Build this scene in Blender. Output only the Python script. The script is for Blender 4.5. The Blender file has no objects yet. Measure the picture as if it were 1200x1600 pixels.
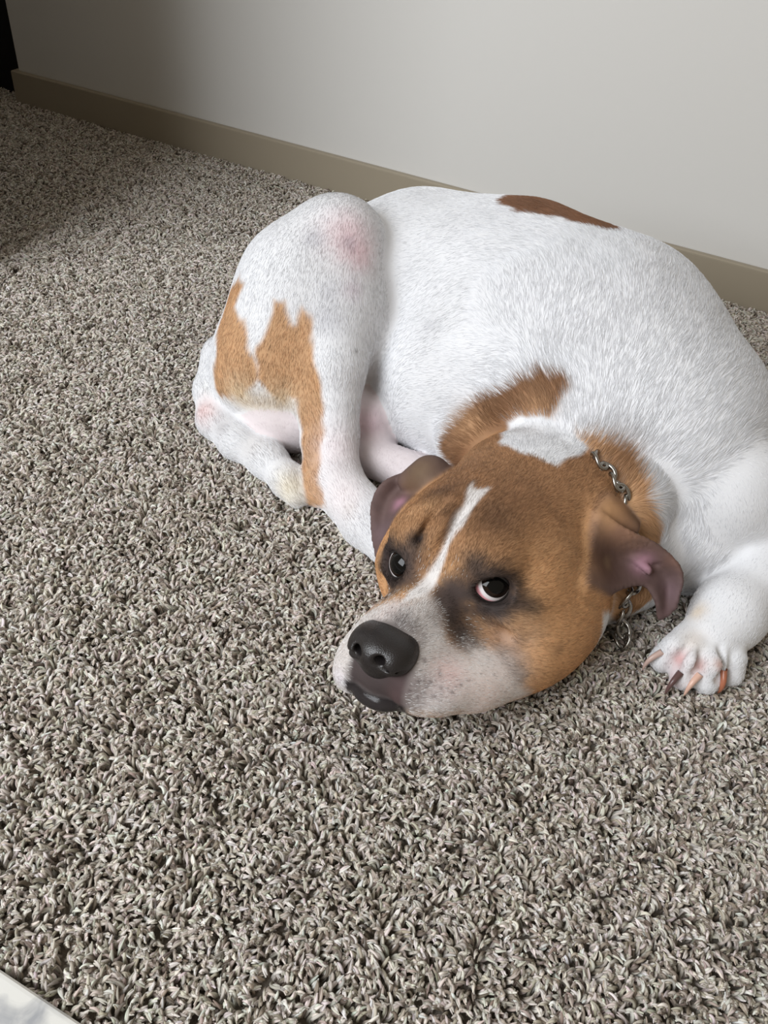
import bpy, bmesh, math, random
import numpy as np
from mathutils import Vector, Matrix
from mathutils.bvhtree import BVHTree

rng = np.random.default_rng(7)
random.seed(7)
sc = bpy.context.scene
C = sc.collection

# ------------------------------------------------------------------ camera
CAM_H = 0.64
FPX = 1300.0                       # focal length in pixels of the 1200x1600 frame
NADIR = (-150.0, 1450.0)           # where straight-down lies, from the picture centre
_dn = np.array([NADIR[0], NADIR[1], FPX]); _dn /= np.linalg.norm(_dn)
_z = -_dn
_y = np.array([0, 0, 1.0]) - _z * _z[2]; _y /= np.linalg.norm(_y)
_x = np.cross(_y, _z)
CR = np.stack([_x, _y, _z])        # world = CR @ (right, down, forward)
CO = np.array([0, 0, CAM_H])
cam = bpy.data.cameras.new('camera')
cam.sensor_fit = 'VERTICAL'; cam.sensor_height = 32.0
cam.lens = FPX / 1600 * 32.0
cam.clip_start = 0.02
cam_o = bpy.data.objects.new('camera', cam); C.objects.link(cam_o)
_m = Matrix.Identity(4)
for r in range(3):
    _m[r][0] = CR[r, 0]; _m[r][1] = -CR[r, 1]; _m[r][2] = -CR[r, 2]; _m[r][3] = CO[r]
cam_o.matrix_world = _m
sc.camera = cam_o

def ray(px, py):
    return CR @ np.array([px - 600, py - 800, FPX])

def at(px, py, z=0.0):
    """the point at height z seen at that place of the photograph"""
    d = ray(px, py)
    return CO + d * ((z - CAM_H) / d[2])

# ------------------------------------------------------------------ light
world = bpy.data.worlds.new('world'); sc.world = world
world.use_nodes = True
bgn = world.node_tree.nodes['Background']
bgn.inputs[0].default_value = (1.0, 0.86, 0.68, 1)
bgn.inputs[1].default_value = 0.27

def area(name, loc, target, sx, sy, power, col):
    l = bpy.data.lights.new(name, 'AREA'); l.shape = 'RECTANGLE'
    l.size = sx; l.size_y = sy; l.energy = power; l.color = col
    o = bpy.data.objects.new(name, l); C.objects.link(o)
    o.location = loc
    o.rotation_euler = (Vector(target) - Vector(loc)).to_track_quat('-Z', 'Y').to_euler()
    return o
area('window_left_offscreen', (-1.85, -0.75, 1.8), (0.0, 1.0, 0.2), 2.0, 1.7, 92, (0.925, 0.96, 1.0))

sc.view_settings.view_transform = 'Standard'
sc.view_settings.look = 'None'
sc.view_settings.gamma = 1
sc.view_settings.use_curve_mapping = False
sc.view_settings.exposure = 0.13

# ------------------------------------------------------------------ helpers
def mat(name, col=(0.8, 0.8, 0.8), rough=0.6, spec=0.5, metal=0.0):
    m = bpy.data.materials.new(name); m.use_nodes = True
    b = m.node_tree.nodes['Principled BSDF']
    b.inputs['Base Color'].default_value = (*col, 1)
    b.inputs['Roughness'].default_value = rough
    b.inputs['Specular IOR Level'].default_value = spec
    b.inputs['Metallic'].default_value = metal
    return m, m.node_tree, b

def noise_bump(nt, b, scale, strength, dist=0.002, detail=4):
    tc = nt.nodes.new('ShaderNodeTexCoord')
    n = nt.nodes.new('ShaderNodeTexNoise'); n.inputs['Scale'].default_value = scale
    n.inputs['Detail'].default_value = detail
    bp = nt.nodes.new('ShaderNodeBump'); bp.inputs['Strength'].default_value = strength
    bp.inputs['Distance'].default_value = dist
    nt.links.new(tc.outputs['Object'], n.inputs['Vector'])
    nt.links.new(n.outputs['Fac'], bp.inputs['Height'])
    nt.links.new(bp.outputs[0], b.inputs['Normal'])
    return tc, n

def mesh_obj(name, verts, faces, material, parent=None, smooth=False):
    me = bpy.data.meshes.new(name)
    me.from_pydata([tuple(v) for v in verts], [], [tuple(f) for f in faces])
    if material: me.materials.append(material)
    if smooth: me.shade_smooth()
    o = bpy.data.objects.new(name, me); C.objects.link(o)
    if parent: o.parent = parent
    return o

def tag(o, label=None, cat=None, group=None, kind=None):
    if label: o['label'] = label
    if cat: o['category'] = cat
    if group: o['group'] = group
    if kind: o['kind'] = kind
    return o

def prism(name, poly, z0, z1, material, bevel=0.0, parent=None, segs=3):
    """upright prism over a plan polygon"""
    bm = bmesh.new()
    lo = [bm.verts.new((p[0], p[1], z0)) for p in poly]
    f = bm.faces.new(lo)
    r = bmesh.ops.extrude_face_region(bm, geom=[f])
    bmesh.ops.translate(bm, verts=[v for v in r['geom'] if isinstance(v, bmesh.types.BMVert)], vec=(0, 0, z1 - z0))
    if bevel:
        es = [e for e in bm.edges if all(abs(v.co.z - z1) < 1e-6 for v in e.verts)]
        bmesh.ops.bevel(bm, geom=es, offset=bevel, segments=segs, affect='EDGES', profile=0.6)
    bmesh.ops.recalc_face_normals(bm, faces=bm.faces)
    me = bpy.data.meshes.new(name); bm.to_mesh(me); bm.free()
    me.materials.append(material)
    o = bpy.data.objects.new(name, me); C.objects.link(o)
    if parent: o.parent = parent
    return o

# ------------------------------------------------------------------ the room
WD = np.array([0.9170, -0.3990]); WD /= np.linalg.norm(WD)              # along the wall, to the right
WN = np.array([WD[1], -WD[0]])             # out of the wall, into the room
W0 = at(510, 303)[:2]                         # foot of the baseboard face
BB_T, BB_H = 0.013, 0.076

def wl(s, n=0.0):
    """plan point: s along the wall from W0, n out of the baseboard face"""
    return W0 + WD * s + WN * n
_c = at(10, 172)[:2] - W0
S_END = float(_c @ WD)                        # the wall's left end, an outside corner
S_R = 3.0

mw, nt, b = mat('painted wall', (0.66, 0.65, 0.625), 0.55, 0.3)
noise_bump(nt, b, 260, 0.12, 0.001, 3)
wall_back = prism('wall_back', [wl(S_END + 0.012, -BB_T), wl(S_R, -BB_T), wl(S_R, -BB_T - 0.11), wl(S_END + 0.012, -BB_T - 0.11)], 0, 2.4, mw)
tag(wall_back, 'off-white painted wall behind the lying dog', kind='structure')

mb, nt, b = mat('baseboard paint', (0.33, 0.285, 0.215), 0.42, 0.4)
noise_bump(nt, b, 90, 0.05, 0.001, 3)
bb = prism('baseboard_back', [wl(S_END, 0), wl(S_R, 0), wl(S_R, -BB_T), wl(S_END, -BB_T)], 0, BB_H, mb, 0.004)
tag(bb, 'beige painted baseboard along the foot of the wall', kind='structure')
bb2 = prism('baseboard_end', [wl(S_END, -BB_T), wl(S_END + 0.012, -BB_T), wl(S_END + 0.012, -BB_T - 0.11), wl(S_END, -BB_T - 0.11)], 0, BB_H, mb, 0.003)
tag(bb2, 'beige baseboard turning the outside corner at the wall end', kind='structure')

# partition outside the frame on the left: it keeps the window light off the left end of the wall
E0 = np.array([-0.69, 1.10])
wall_left = prism('wall_left', [E0, E0 - WD * 2.2, E0 - WD * 2.2 - WN * 0.1, E0 - WN * 0.1], 0, 2.4, mw)
tag(wall_left, 'partition wall left of the carpet, shading the wall end', kind='structure')
md, nt, b = mat('plain black', (0.006, 0.006, 0.007), 0.6, 0.2)
noise_bump(nt, b, 60, 0.05)
p0 = wl(S_END - 0.02, -0.05)  # plain black upright slab past the wall's left end
wd = prism('black_slab', [p0, p0 - WD * 2.2, p0 - WD * 2.2 - WN * 0.08, p0 - WN * 0.08], 0, 2.4, md)
tag(wd, 'upright black slab past the end of the wall', kind='structure')

mfl, nt, b = mat('carpet backing', (0.22, 0.195, 0.165), 0.95, 0.1)
noise_bump(nt, b, 500, 0.5, 0.004)
fl_poly = [(-3.2, -1.6), (3.0, -1.6), (3.0, 2.6), (-3.2, 3.6)]
floor = prism('floor', fl_poly, -0.05, 0.0, mfl)
tag(floor, 'grey-brown carpeted floor', kind='structure')

# pale stone threshold in the near left corner
T1 = at(0, 1513, 0.016)[:2]; T2 = at(130, 1600, 0.016)[:2]
td = (T2 - T1) / np.linalg.norm(T2 - T1); tn = np.array([-td[1], td[0]])
if tn[1] > 0: tn = -tn
mt, nt, b = mat('marble', (0.74, 0.73, 0.69), 0.32, 0.5)
tc = nt.nodes.new('ShaderNodeTexCoord')
n1 = nt.nodes.new('ShaderNodeTexNoise'); n1.inputs['Scale'].default_value = 34; n1.inputs['Detail'].default_value = 8
n1.inputs['Distortion'].default_value = 1.2
cr = nt.nodes.new('ShaderNodeValToRGB')
cr.color_ramp.elements[0].position = 0.30; cr.color_ramp.elements[0].color = (0.36, 0.37, 0.39, 1)
cr.color_ramp.elements[1].position = 0.56; cr.color_ramp.elements[1].color = (0.74, 0.735, 0.70, 1)
nt.links.new(tc.outputs['Object'], n1.inputs[0]); nt.links.new(n1.outputs['Fac'], cr.inputs[0])
nt.links.new(cr.outputs[0], b.inputs['Base Color'])
trim = prism('trim_1', [T1 - td * 1.2, T1 + td * 1.6, T1 + td * 1.6 + tn * 0.14, T1 - td * 1.2 + tn * 0.14], 0, 0.016, mt, 0.004)
tag(trim, 'pale grey marble threshold strip at the carpet edge', kind='structure')
# ------------------------------------------------------------------ carpet pile
def build_curves(name, pts, rad, cols, material, parent=None):
    """pts (n,k,3), rad (n,k), cols (n,4): one hair-curves object"""
    n, k, _ = pts.shape
    hc = bpy.data.hair_curves.new(name)
    hc.add_curves([k] * n)
    hc.attributes['position'].data.foreach_set('vector', pts.reshape(-1).astype(np.float32))
    ra = hc.attributes.get('radius') or hc.attributes.new('radius', 'FLOAT', 'POINT')
    ra.data.foreach_set('value', rad.reshape(-1).astype(np.float32))
    ca = hc.attributes.new('tint', 'FLOAT_COLOR', 'CURVE')
    ca.data.foreach_set('color', cols.reshape(-1).astype(np.float32))
    hc.materials.append(material)
    o = bpy.data.objects.new(name, hc); C.objects.link(o)
    if parent: o.parent = parent
    return o

def attr_mat(name, rough=0.8, spec=0.2):
    m, nt, b = mat(name, (0.5, 0.5, 0.5), rough, spec)
    a = nt.nodes.new('ShaderNodeAttribute'); a.attribute_name = 'tint'
    nt.links.new(a.outputs['Color'], b.inputs['Base Color'])
    return m, nt, b

PILE = 0.0115
def carpet(dog_sdf=None):
    step = 0.0035
    xs = np.arange(-1.9, 1.9, step); ys = np.arange(-0.25, 2.45, step)
    g = np.stack(np.meshgrid(xs, ys, indexing='ij'), -1).reshape(-1, 2)
    g = g + rng.uniform(-0.5, 0.5, g.shape) * step * 1.1
    # keep what the place shows: in front of the wall, beyond the threshold, within a widened view
    keep = ((g - W0) @ WN > 0.002) | ((g - W0) @ WD < S_END - 0.004)
    keep &= ((g - T1) @ tn < -0.0015)
    inv = np.abs(g[:, 0] - 0.04 - 0.03 * g[:, 1]) < 0.40 + 0.44 * g[:, 1]
    keep &= inv | (rng.random(len(g)) < 0.30)             # thinner, thicker-yarned pile round about
    ino = (g - E0) @ WN; ins_ = (g - E0) @ WD
    keep &= ~((ins_ < 0.002) & (ino < 0.002) & (ino > -0.102))
    far = g[:, 1] > 1.35
    keep &= ~(far & (rng.random(len(g)) < 0.25))
    g = g[keep]; inv = inv[keep]
    if dog_sdf is not None:
        q = np.concatenate([g, np.full((len(g), 1), 0.012)], 1)
        ok = dog_sdf(q) > -0.006; g = g[ok]; inv = inv[ok]
    n = len(g); k = 6; S = 2
    # neighbouring tufts lean alike
    ph = 3.1 * np.sin(g[:, 0] * 41 + 2.3 * np.sin(g[:, 1] * 33)) + 2.7 * np.sin(g[:, 1] * 52 + 1.9 * np.sin(g[:, 0] * 47))
    a = ph + rng.normal(0, 0.9, n)
    lean = rng.uniform(0.45, 1.0, n) * 0.0105
    h = PILE * rng.uniform(0.72, 1.04, n)
    bend = rng.uniform(0.9, 2.2, n)
    t = np.linspace(0, 1, k)
    base = np.zeros((n, k, 3))
    sx = np.cos(a)[:, None] * lean[:, None] * (t ** bend[:, None])
    sy = np.sin(a)[:, None] * lean[:, None] * (t ** bend[:, None])
    side = rng.normal(0, 0.0022, n)
    base[:, :, 0] = g[:, :1] + sx - np.sin(a)[:, None] * side[:, None] * np.sin(t * 3.0)
    base[:, :, 1] = g[:, 1:] + sy + np.cos(a)[:, None] * side[:, None] * np.sin(t * 3.0)
    base[:, :, 2] = h[:, None] * np.sin(t * rng.uniform(1.35, 2.25, n)[:, None])
    tw0 = rng.uniform(0, 6.28, n)
    pts = []; rad = []; cols = []
    pal = np.array([[0.60, 0.56, 0.505], [0.49, 0.45, 0.395], [0.38, 0.34, 0.285], [0.26, 0.22, 0.178], [0.15, 0.121, 0.096], [0.68, 0.65, 0.60]])
    w = np.array([0.26, 0.23, 0.20, 0.12, 0.07, 0.12])
    tone = rng.choice(len(pal), n, p=w)
    for s in range(S):
        tw = tw0[:, None] + s * np.pi + t * 4.2
        off = np.zeros((n, k, 3)); r = 0.00075
        off[:, :, 0] = np.cos(tw) * r * (1 - 0.2 * t); off[:, :, 1] = np.sin(tw) * r; off[:, :, 2] = np.sin(tw + 1) * r * 0.6
        pts.append(base + off)
        rr = np.array([1.0, 1.08, 1.1, 1.08, 0.95, 0.45]) * 0.00092
        rad.append(rr[None, :] * rng.uniform(0.85, 1.25, (n, 1)) * np.where(inv, 1.0, 1.7)[:, None])
        tn_ = np.where(rng.random(n) < 0.30, rng.choice(len(pal), n, p=w), tone)
        c = pal[tn_] * rng.uniform(0.84, 1.18, (n, 1)) * np.array([1.0, 0.995, 1.0]) * (1 + rng.normal(0, 0.035, (n, 3)))
        cols.append(np.concatenate([c, np.ones((n, 1))], 1))
    m, nt, b = attr_mat('carpet yarn', 0.75, 0.25)
    o = build_curves('carpet_pile', np.concatenate(pts), np.concatenate(rad), np.concatenate(cols), m, floor)
    tag(o, 'speckled grey, beige and brown twisted carpet pile', kind='stuff')
    print('yarns', n * S)
    return o
# ------------------------------------------------------------------ modelling tools: blended volumes -> one skin
def smin(a, b, k):
    if k <= 0: return np.minimum(a, b)
    h = np.maximum(k - np.abs(a - b), 0) / k
    return np.minimum(a, b) - h * h * k * 0.25

def d_cone(p, a, b, r1, r2):
    """round cone from a (radius r1) to b (radius r2)"""
    ba = b - a; l2 = ba @ ba; rr = r1 - r2; a2 = l2 - rr * rr; il2 = 1.0 / l2
    pa = p - a; y = pa @ ba; z = y - l2
    q = pa * l2 - ba[None, :] * y[:, None]
    x2 = np.einsum('ij,ij->i', q, q)
    y2 = y * y * l2; z2 = z * z * l2
    k = np.sign(rr) * rr * rr * x2
    d = (np.sqrt(x2 * a2 * il2) + y * rr) * il2 - r1
    m = np.sign(z) * a2 * z2 > k
    d = np.where(m, np.sqrt(x2 + z2) * il2 - r2, d)
    m2 = ~m & (np.sign(y) * a2 * y2 < k)
    return np.where(m2, np.sqrt(x2 + y2) * il2 - r1, d)

def d_ell(p, c, r, rot=None):
    q = p - c
    if rot is not None: q = q @ rot
    k0 = np.sqrt(((q / r) ** 2).sum(1)); k1 = np.sqrt(((q / (r * r)) ** 2).sum(1))
    return np.where(k1 > 1e-9, k0 * (k0 - 1) / np.maximum(k1, 1e-9), -r.min())

class Group:
    """volumes that melt into each other; frame = (rotation, origin, scale) of local coordinates"""
    def __init__(self, name, frame=None, k_out=0.006):
        self.name = name; self.ops = []; self.k_out = k_out
        self.frame = frame
    def _w(self, p):
        p = np.asarray(p, float)
        if self.frame is None: return p
        M, T, s = self.frame
        return M @ (p * s) + T
    def _s(self, r):
        return np.asarray(r, float) * (self.frame[2] if self.frame else 1.0)
    def cone(self, a, b, r1, r2, k=0.02, sub=False):
        a = self._w(a); b = self._w(b); r1 = float(self._s(r1)); r2 = float(self._s(r2))
        lo = np.minimum(a - r1, b - r2); hi = np.maximum(a + r1, b + r2)
        self.ops.append((lambda p, a=a, b=b, r1=r1, r2=r2: d_cone(p, a, b, r1, r2), lo, hi, k, sub))
    def chain(self, pts, k=0.03):
        for (a, ra), (b, rb) in zip(pts[:-1], pts[1:]): self.cone(a, b, ra, rb, k)
    def ell(self, c, r, rot=None, k=0.02, sub=False):
        c = self._w(c); r = self._s(r); Rm = rot
        if self.frame is not None:
            Rm = self.frame[0] if rot is None else self.frame[0] @ rot
        R = r.max()
        self.ops.append((lambda p, c=c, r=r, Rm=Rm: d_ell(p, c, r, Rm), c - R, c + R, k, sub))
    def cloud(self, pts, rad, k=0.004):
        """a thin bent sheet given as dense sample points with radii (world coordinates)"""
        lo = (pts - rad[:, None]).min(0); hi = (pts + rad[:, None]).max(0)
        def f(p):
            out = np.empty(len(p))
            for i in range(0, len(p), 4096):
                q = p[i:i + 4096]
                d2 = (q * q).sum(1)[:, None] + (pts * pts).sum(1)[None, :] - 2 * q @ pts.T
                out[i:i + 4096] = (np.sqrt(np.maximum(d2, 0)) - rad[None, :]).min(1)
            return out
        self.ops.append((f, lo, hi, k, False))
    def eval(self, P):
        d = np.full(len(P), 0.2)
        for f, lo, hi, k, sub in self.ops:
            mg = (0.004 if sub else 0.02) + k
            m = np.flatnonzero(((P > lo - mg) & (P < hi + mg)).all(1))
            if not len(m): continue
            v = f(P[m])
            d[m] = -smin(-d[m], v, k) if sub else smin(d[m], v, k)
        return d

def eval_groups(groups, P, with_id=False):
    d = np.full(len(P), 0.2); gid = np.zeros(len(P), int); best = np.full(len(P), 1e9)
    for i, g in enumerate(groups):
        v = g.eval(P)
        if with_id:
            m = v < best; gid[m] = i; best[m] = v[m]
        d = smin(d, v, g.k_out)
    return (d, gid) if with_id else d

def surface_nets(groups, lo, hi, h, sub=4):
    """quad skin of the zero level"""
    lo = np.asarray(lo, float); H = h * sub
    nc = np.ceil((np.asarray(hi) - lo) / H).astype(int) + 1
    ax = [lo[i] + np.arange(nc[i]) * H for i in range(3)]
    G = np.stack(np.meshgrid(*ax, indexing='ij'), -1)
    dc = eval_groups(groups, G.reshape(-1, 3)).reshape(nc).astype(np.float32)
    # fine nodes: index along axis = coarse*sub + j
    nf = (nc - 1) * sub
    cell = dc[:-1, :-1, :-1]
    near = np.zeros(nc - 1, bool)
    mn = np.full(nc - 1, 1e9); mx = np.full(nc - 1, -1e9)
    for a in (0, 1):
        for b_ in (0, 1):
            for c in (0, 1):
                v = dc[a:nc[0] - 1 + a, b_:nc[1] - 1 + b_, c:nc[2] - 1 + c]
                mn = np.minimum(mn, v); mx = np.maximum(mx, v)
    near = (mn < H * 0.9) & (mx > -H * 0.9)
    D = np.repeat(np.repeat(np.repeat(cell, sub, 0), sub, 1), sub, 2).astype(np.float32)
    idx = np.argwhere(near)
    o = np.stack(np.meshgrid(*[np.arange(sub)] * 3, indexing='ij'), -1).reshape(-1, 3)
    fi = (idx[:, None, :] * sub + o[None]).reshape(-1, 3)
    vals = eval_groups(groups, lo + fi * h)
    D[fi[:, 0], fi[:, 1], fi[:, 2]] = vals
    S = D < 0
    n = np.array(D.shape)
    cnt = np.zeros(n - 1, np.int8)
    for a in (0, 1):
        for b_ in (0, 1):
            for c in (0, 1):
                cnt += S[a:n[0] - 1 + a, b_:n[1] - 1 + b_, c:n[2] - 1 + c]
    cells = np.argwhere((cnt > 0) & (cnt < 8))
    vid = np.full(n - 1, -1, np.int32); vid[cells[:, 0], cells[:, 1], cells[:, 2]] = np.arange(len(cells))
    acc = np.zeros((len(cells), 3)); num = np.zeros(len(cells))
    for axn in range(3):
        for u in (0, 1):
            for v in (0, 1):
                off = np.zeros(3, int); oth = [i for i in range(3) if i != axn]
                off[oth[0]] = u; off[oth[1]] = v
                c0 = cells + off; c1 = c0.copy(); c1[:, axn] += 1
                a = D[c0[:, 0], c0[:, 1], c0[:, 2]]; b_ = D[c1[:, 0], c1[:, 1], c1[:, 2]]
                m = (a < 0) != (b_ < 0)
                t = np.where(m, a / np.where(m, a - b_, 1), 0)
                p = c0.astype(float); p[:, axn] += t
                acc[m] += p[m]; num[m] += 1
    V = lo + acc / num[:, None] * h
    F = []
    for axn in range(3):
        o1, o2 = [(1, 2), (2, 0), (0, 1)][axn]
        sl0 = [slice(None)] * 3; sl1 = [slice(None)] * 3
        sl0[axn] = slice(0, -1); sl1[axn] = slice(1, None)
        ch = S[tuple(sl0)] != S[tuple(sl1)]
        e = np.argwhere(ch)
        e = e[(e[:, o1] > 0) & (e[:, o2] > 0) & (e[:, o1] < n[o1] - 1) & (e[:, o2] < n[o2] - 1)]
        q = []
        for du, dv in ((-1, -1), (0, -1), (0, 0), (-1, 0)):
            c = e.copy(); c[:, o1] += du; c[:, o2] += dv
            q.append(vid[c[:, 0], c[:, 1], c[:, 2]])
        q = np.stack(q, 1)
        ins = S[e[:, 0], e[:, 1], e[:, 2]]
        q = np.where(ins[:, None], q, q[:, ::-1])
        F.append(q[(q >= 0).all(1)])
    return V, np.concatenate(F)

def fast_mesh(name, V, F, material, parent=None):
    me = bpy.data.meshes.new(name)
    k = F.shape[1]
    me.vertices.add(len(V)); me.vertices.foreach_set('co', V.astype(np.float32).reshape(-1))
    me.loops.add(F.size); me.loops.foreach_set('vertex_index', F.reshape(-1).astype(np.int32))
    me.polygons.add(len(F)); me.polygons.foreach_set('loop_start', np.arange(0, F.size, k, dtype=np.int32))
    me.update(calc_edges=True); me.validate()
    me.shade_smooth()
    me.materials.append(material)
    o = bpy.data.objects.new(name, me); C.objects.link(o)
    if parent: o.parent = parent
    return o

def relax(V, F, it=2, w=0.5, keep=None):
    n = len(V)
    for _ in range(it):
        acc = np.zeros_like(V); cnt = np.zeros(n)
        for i in range(F.shape[1]):
            j = (i + 1) % F.shape[1]
            for x, y in ((i, j), (j, i)):
                for c in range(3): acc[:, c] += np.bincount(F[:, x], V[F[:, y], c], n)
                cnt += np.bincount(F[:, x], minlength=n)
        A = acc / np.maximum(cnt, 1)[:, None]
        ww = w if keep is None else (w * keep)[:, None]
        V = V + (A - V) * ww
    return V
# ------------------------------------------------------------------ the dog: body volumes
def rot_head(yaw, pit, rol):
    F = np.array([-math.sin(yaw), -math.cos(yaw), 0]); L = np.array([math.cos(yaw), -math.sin(yaw), 0]); Z = np.array([0, 0, 1.0])
    F2 = F * math.cos(pit) - Z * math.sin(pit); Z2 = np.cross(F2, L)
    L3 = L * math.cos(rol) + Z2 * math.sin(rol)
    return np.stack([F2, L3, np.cross(F2, L3)], 1)
HM = rot_head(math.radians(33), math.radians(-7), math.radians(10)); HT = np.array([0.1475, 0.6213, 0.0068]); HS = 1.048
HF = (HM, HT, HS)                  # head frame: x to the nose, y to the dog's left, z up
def head(x, y, z): return HM @ (np.array([x, y, z], float) * HS) + HT
def hvec(v):
    v = HM @ np.array(v, float); return v / np.linalg.norm(v)
A = at

torso = Group('torso', k_out=0.006)
torso.chain([(A(558, 470, 0.125), 0.100), (A(660, 452, 0.13), 0.114), (A(800, 495, 0.135), 0.130), (A(925, 568, 0.135), 0.138), (A(1012, 655, 0.120), 0.124)], 0.05)
torso.cone(A(722, 590, 0.095), A(880, 650, 0.10), 0.100, 0.105, 0.04)
torso.cone(A(690, 610, 0.08), A(760, 640, 0.07), 0.074, 0.07, 0.04)
torso.cone(A(1040, 700, 0.11), A(1075, 840, 0.055), 0.11, 0.060, 0.04)
torso.ell(A(1000, 410, 0.215), (0.05, 0.03, 0.022), k=0.04)
# neck and its loose skin
torso.chain([(A(985, 660, 0.125), 0.10), (A(925, 720, 0.100), 0.080), (A(890, 790, 0.08), 0.072)], 0.03)
torso.cone(A(985, 890, 0.04), A(925, 900, 0.045), 0.042, 0.05, 0.025)
torso.chain([(A(730, 690, 0.085), 0.036), (A(790, 642, 0.125), 0.036), (A(862, 625, 0.150), 0.034)], 0.014)
torso.chain([(A(935, 730, 0.13), 0.034), (A(985, 780, 0.115), 0.036), (A(1012, 860, 0.068), 0.026)], 0.014)

rump = Group('rump', k_out=0.012)
rump.chain([(A(438, 545, 0.105), 0.078), (A(482, 455, 0.165), 0.076), (A(525, 385, 0.212), 0.056)], 0.04)
rump.cone(A(460, 560, 0.10), A(540, 520, 0.12), 0.07, 0.075, 0.03)
rump.cone(A(530, 385, 0.212), A(526, 470, 0.172), 0.053, 0.046, 0.02)
rump.cone(A(526, 470, 0.172), A(524, 575, 0.125), 0.046, 0.034, 0.02)
rump.cone(A(524, 575, 0.125), A(526, 680, 0.068), 0.033, 0.0235, 0.012)
rump.cone(A(526, 680, 0.068), A(527, 752, 0.036), 0.0235, 0.027, 0.012)
rump.cone(A(392, 592, 0.075), A(450, 590, 0.085), 0.048, 0.05, 0.03)
rump.cone(A(484, 560, 0.125), A(488, 690, 0.062), 0.030, 0.0115, 0.012)
rump.cone(A(488, 690, 0.062), A(492, 772, 0.022), 0.0115, 0.014, 0.010)
rump.cone(A(527, 758, 0.034), A(578, 815, 0.026), 0.030, 0.030, 0.012)
rump.cone(A(578, 815, 0.026), A(610, 850, 0.022), 0.030, 0.026, 0.012)

under = Group('under', k_out=0.008)
under.cone(A(440, 645, 0.046), A(520, 640, 0.055), 0.050, 0.05, 0.02)
under.cone(A(575, 655, 0.055), A(590, 700, 0.028), 0.034, 0.022, 0.012)
under.cone(A(575, 712, 0.030), A(650, 742, 0.026), 0.024, 0.026, 0.012)

tail = Group('tail', k_out=0.008)
tail.chain([(A(352, 560, 0.075), 0.030), (A(334, 610, 0.055), 0.022), (A(338, 655, 0.036), 0.0215), (A(370, 688, 0.028), 0.0205), (A(418, 718, 0.025), 0.0205), (A(452, 752, 0.022), 0.0185), (A(464, 776, 0.019), 0.0130)], 0.014)

arm = Group('arm', k_out=0.010)
arm.chain([(A(1130, 760, 0.11), 0.07), (A(1255, 830, 0.065), 0.052), (A(1190, 905, 0.052), 0.036), (A(1140, 958, 0.045), 0.033), (A(1114, 992, 0.037), 0.029)], 0.018)
TOES = []
for (x0, y0, x1, y1, z1, x2, y2, r) in ((1088, 985, 1056, 1012, 0.037, 1036, 1030, 0.0150), (1098, 995, 1078, 1032, 0.036, 1068, 1056, 0.0158),
                                        (1118, 1000, 1110, 1038, 0.036, 1104, 1062, 0.0158), (1138, 990, 1144, 1028, 0.033, 1142, 1052, 0.0145)):
    arm.cone(A(x0, y0, 0.040), A(x1, y1, z1), 0.015, r * 0.92, 0.004)
    arm.cone(A(x1, y1, z1), A(x2, y2, 0.020), r * 0.92, r * 0.86, 0.0015)

for (x0, y0, x1, y1) in ((1078, 1006, 1050, 1044), (1098, 1012, 1085, 1064), (1126, 1010, 1125, 1062)):
    arm.cone(A(x0, y0, 0.052), A(x1, y1, 0.032), 0.0026, 0.0052, 0.005, True)

# ---- head
hd = Group('head', HF, k_out=0.012)
hd.ell((0.062, 0, 0.085), (0.088, 0.077, 0.063))
hd.ell((-0.020, 0.004, 0.088), (0.075, 0.088, 0.066), k=0.03)
hd.ell((0.112, 0, 0.098), (0.052, 0.056, 0.046), k=0.02)
for s in (-1, 1):
    hd.ell((0.085, 0.060 if s > 0 else -0.053, 0.055), (0.064, 0.036, 0.052), k=0.025)
    hd.ell((0.132, s * 0.036, 0.112), (0.026, 0.021, 0.015), k=0.018)
    hd.ell((0.116, 0.056 if s > 0 else -0.050, 0.072), (0.040, 0.020, 0.016), k=0.024)
hd.ell((0.066, 0.076, 0.030), (0.070, 0.038, 0.046), k=0.02)
hd.ell((0.106, 0.070, 0.016), (0.056, 0.030, 0.030), k=0.02)
hd.ell((0.060, -0.058, 0.034), (0.060, 0.036, 0.040), k=0.02)
hd.cone((0.150, 0, 0.056), (0.211, 0, 0.058), 0.041, 0.0305, 0.022)
for s in (-1, 1):
    hd.ell((0.196, s * 0.025, 0.038), (0.050, 0.022, 0.034), k=0.014)
hd.ell((0.176, 0.040, 0.030), (0.056, 0.030, 0.028), k=0.016)
hd.ell((0.150, 0.058, 0.020), (0.050, 0.026, 0.026), k=0.016)
hd.ell((0.204, -0.033, 0.026), (0.042, 0.022, 0.028), k=0.012)
hd.ell((0.233, 0, 0.045), (0.016, 0.022, 0.020), k=0.008)
hd.cone((0.10, 0, 0.026), (0.212, 0, 0.020), 0.030, 0.018, 0.015)
hd.ell((0.233, -0.002, 0.024), (0.019, 0.026, 0.012), k=0.004)
# furrow on the brow, folds by the eyes, philtrum
hd.cone((0.170, 0, 0.104), (0.095, 0, 0.156), 0.0030, 0.002, 0.018, True)
hd.cone((0.150, -0.022, 0.118), (0.118, -0.020, 0.142), 0.0022, 0.0015, 0.012, True)
for s in (-1, 1):
    hd.cone((0.176, s * 0.040, 0.082), (0.15, s * 0.062, 0.060), 0.004, 0.003, 0.014, True)
hd.cone((0.2520, 0, 0.056), (0.2520, 0, 0.038), 0.0022, 0.0022, 0.003, True)

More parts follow.
